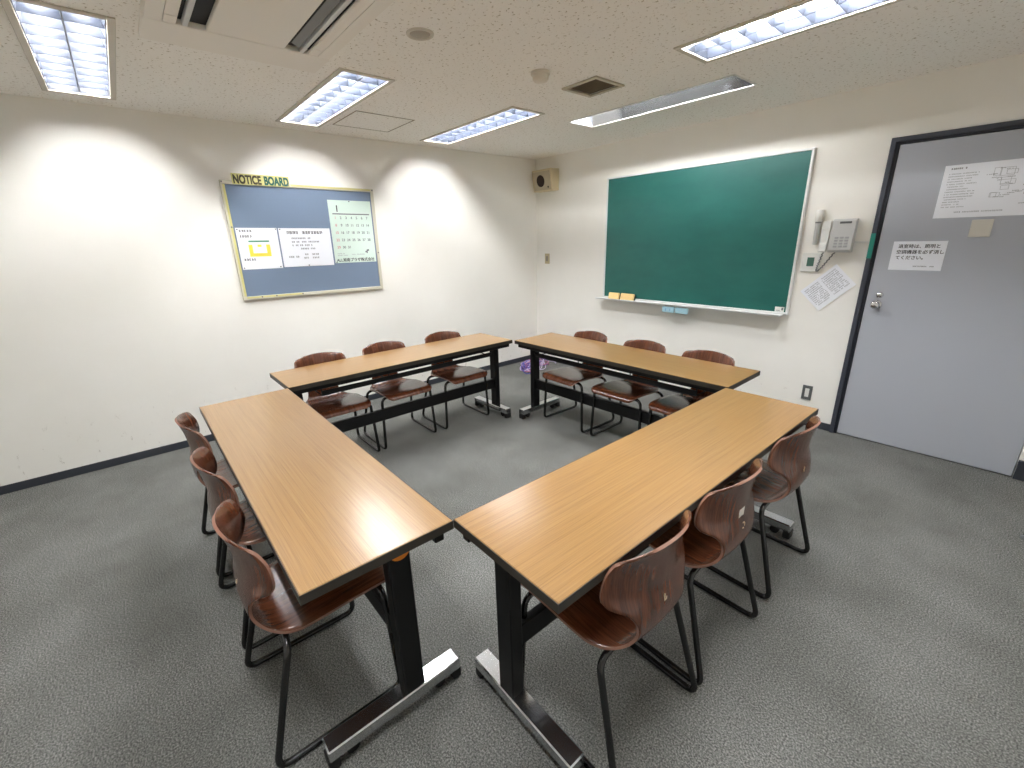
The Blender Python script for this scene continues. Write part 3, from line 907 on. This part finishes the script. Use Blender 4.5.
def make_shell_mesh():
    ss = []
    for i in range(NU + 1):
        t_ = i / NU
        ss.append(TOT * t_)
    ss = sorted(set(ss + [0.003, 0.008, 0.015, TOT - 0.004, TOT - 0.01, TOT - 0.02]))
    n = len(ss)
    P = [[shell(s, -1 + 2 * j / NV) for j in range(NV + 1)] for s in ss]
    N = [[None] * (NV + 1) for _ in ss]
    for i in range(n):
        for j in range(NV + 1):
            du = P[min(n - 1, i + 1)][j] - P[max(0, i - 1)][j]
            dv = P[i][min(NV, j + 1)] - P[i][max(0, j - 1)]
            N[i][j] = dv.cross(du).normalized()
    if N[n // 4][NV // 2].z < 0:
        N = [[-q for q in row] for row in N]
    th_ = 0.0042
    vs = []; uv = []
    for sg in (1, -1):
        for i in range(n):
            for j in range(NV + 1):
                vs.append(P[i][j] + N[i][j] * th_ * sg); uv.append((P[i][j].x + 0.3 * (sg < 0), ss[i]))
    W_ = NV + 1; off = n * W_
    fs = []; ms = []
    for i in range(n - 1):
        for j in range(NV):
            a_, b_, c_, d_ = i * W_ + j, i * W_ + j + 1, (i + 1) * W_ + j + 1, (i + 1) * W_ + j
            fs.append((a_, b_, c_, d_)); ms.append(0)
            fs.append((off + d_, off + c_, off + b_, off + a_)); ms.append(0)
    ring = [j for j in range(W_)] + [i * W_ + NV for i in range(1, n)] + [(n - 1) * W_ + j for j in range(NV - 1, -1, -1)] + [i * W_ for i in range(n - 2, 0, -1)]
    for k in range(len(ring)):
        a_, b_ = ring[k], ring[(k + 1) % len(ring)]
        fs.append((b_, a_, off + a_, off + b_)); ms.append(1)
    me = bpy.data.meshes.new('seat_shell')
    me.from_pydata([tuple(p) for p in vs], [], fs)
    me.materials.append(M_ply); me.materials.append(M_plyedge)
    ul = me.uv_layers.new(name='grain')
    for p_ in me.polygons:
        p_.material_index = ms[p_.index]; p_.use_smooth = ms[p_.index] == 0
        for li in p_.loop_indices:
            ul.data[li].uv = uv[me.loops[li].vertex_index]
    me.update()
    return me
def make_chair():
    root = empty('plywood_chair', (0, 0, 0))
    sh = bpy.data.objects.new('seat_shell', make_shell_mesh()); COL.objects.link(sh); sh.parent = root
    R_ = 0.0105
    for sx in (-1, 1):
        X = sx * 0.222
        pts = fillet([(0.0, 0.19, 0.4185), (sx * 0.203, 0.195, 0.4135), (X, 0.205, R_ + 0.0005), (X, -0.205, R_ + 0.0005), (sx * 0.190, -0.100, 0.397), (0.0, -0.088, 0.4000)],
                     [0, 0.045, 0.035, 0.035, 0.045, 0], 7)
        mb = MB(); mb.tube(pts, R_, 12); mb.build('sled_leg', M_tube_black, root)
    return root
ch = make_chair()
spots = [
    # x, y, rotation, label
    (2.772, -3.756, D(0), 'brown plywood chair with a scuffed pale mark on its back, facing the chalkboard'),
    (2.230, -3.756, D(2), 'brown plywood chair, middle one at the table opposite the chalkboard'),
    (1.692, -3.762, D(1), 'brown plywood chair at the table opposite the chalkboard, end towards the notice board wall'),
    (3.506, -3.028, D(89.5), 'brown plywood chair with a small white stroke on its back, on the door side'),
    (3.512, -2.545, D(88.8), 'brown plywood chair with a white square sticker on its back'),
    (3.518, -1.957, D(88.3), 'brown plywood chair pushed under the door-side table beside the power outlet'),
    (0.99, -3.03, D(-90), 'brown plywood chair against the notice board wall, beside the table opposite the chalkboard'),
    (0.985, -2.53, D(-90), 'brown plywood chair, middle of the three below the notice board'),
    (0.99, -1.98, D(-90), 'brown plywood chair at the notice board wall table, end towards the room corner'),
    (1.81, -1.235, D(178), 'brown plywood chair below the yellow erasers, at the chalkboard wall table'),
    (2.335, -1.235, D(180), 'brown plywood chair, middle of the three below the chalkboard'),
    (2.828, -1.235, D(180), 'brown plywood chair below the chalkboard end nearer the telephone'),
]
chairs = []
for i, (x, y, rz, lab) in enumerate(spots):
    o = ch if i == 0 else dup(ch, (x, y, 0), rz)
    o.location = (x, y, 0); o.rotation_euler = (0, 0, rz)
    tag(o, lab, 'chair', 'plywood chairs around the square of tables')
    chairs.append(o)
# small pale marks on the outside of four backs (local x right as seen from behind is -x)
M_mark = mat('pale_stamp', (224, 206, 176), 0.6)
def back_mark(chair, name, boxes, m, x0, z0):
    """boxes: (x, z, w, h) in metres around (x0, z0) on the rear face"""
    mb = MB()
    for (x, z, w_, h_) in boxes:
        s_ = 0.40
        best = min((abs(at(TOT * k / 300)[1] - (z0 + z)), k) for k in range(150, 301))[1] * TOT / 300
        y_, z_, wd, dd = at(best)
        x = -x
        xx = x0 + x
        yb = y_ + dd * (xx / 0.2) ** 2 - 0.0042
        mb.box((xx - w_ / 2, yb - 0.0012, z0 + z - h_ / 2), (xx + w_ / 2, yb + 0.002, z0 + z + h_ / 2))
    return mb.build(name, m, chair)
back_mark(chairs[3], 'stamp', [(0.0, 0.0, 0.004, 0.034), (-0.006, -0.004, 0.008, 0.004), (-0.009, 0.0, 0.004, 0.006)], M_mark, 0.0, 0.545)
st = back_mark(chairs[4], 'sticker', [(0.0, 0.0, 0.036, 0.036)], M_white, 0.0, 0.60); st['label'] = 'white square sticker'
back_mark(chairs[4], 'stamp', [(-0.008, 0.012, 0.012, 0.003), (-0.014, 0.002, 0.003, 0.016), (-0.002, -0.006, 0.008, 0.003)], M_mark, 0.008, 0.545)
back_mark(chairs[5], 'stamp', [(-0.006, 0.0, 0.003, 0.02), (0.0, -0.008, 0.012, 0.003), (0.004, -0.002, 0.003, 0.010)], M_mark, 0.008, 0.545)
back_mark(chairs[0], 'stamp', [(0.0, 0.0, 0.003, 0.014), (-0.008, 0.006, 0.004, 0.012), (0.006, -0.007, 0.010, 0.003)], M_mark, 0.0, 0.545)

# ------------------------------------------------------------------ small things on the floor
ds = tag(empty('door_stop', (4.42, -0.80, 0)), 'small dark rubber door stop on the carpet in front of the door', 'door stop')
mb = MB(); mb.lathe([(0.026, 0), (0.026, 0.006), (0.014, 0.010), (0.012, 0.02), (0.0, 0.021)], n=18); mb.build('base', M_dgrey, ds)
mb = MB(); mb.lathe([(0.018, 0.02), (0.018, 0.034), (0.013, 0.039), (0.0, 0.039)], n=18); mb.build('bumper', M_rubber, ds)
ct = tag(empty('cord_tangle', (0.29, -0.33, 0)), 'tangled heap of purple, blue and pink cords on the carpet in the corner', 'cords')
for nm, rgb in (('blue_cord', (70, 78, 168)), ('purple_cord', (122, 92, 160)), ('pink_cord', (190, 120, 150)), ('pale_cord', (196, 184, 214))):
    mb = MB()
    for q in range(3):
        pts = []
        cx, cy = random.uniform(-0.06, 0.06), random.uniform(-0.08, 0.08)
        ph0 = random.uniform(0, 6)
        for k in range(70):
            a_ = k * 0.33 + ph0
            r_ = 0.12 + 0.08 * math.sin(k * 0.21 + ph0) + 0.02 * math.sin(k * 0.9)
            pts.append((cx + r_ * 0.9 * math.cos(a_), cy + r_ * 1.15 * math.sin(a_ * 0.93), 0.006 + 0.012 * (1 + math.sin(k * 0.7 + ph0 + q))))
        mb.tube(pts, 0.005, 6)
    mb.build(nm, mat(nm, rgb, 0.6), ct)
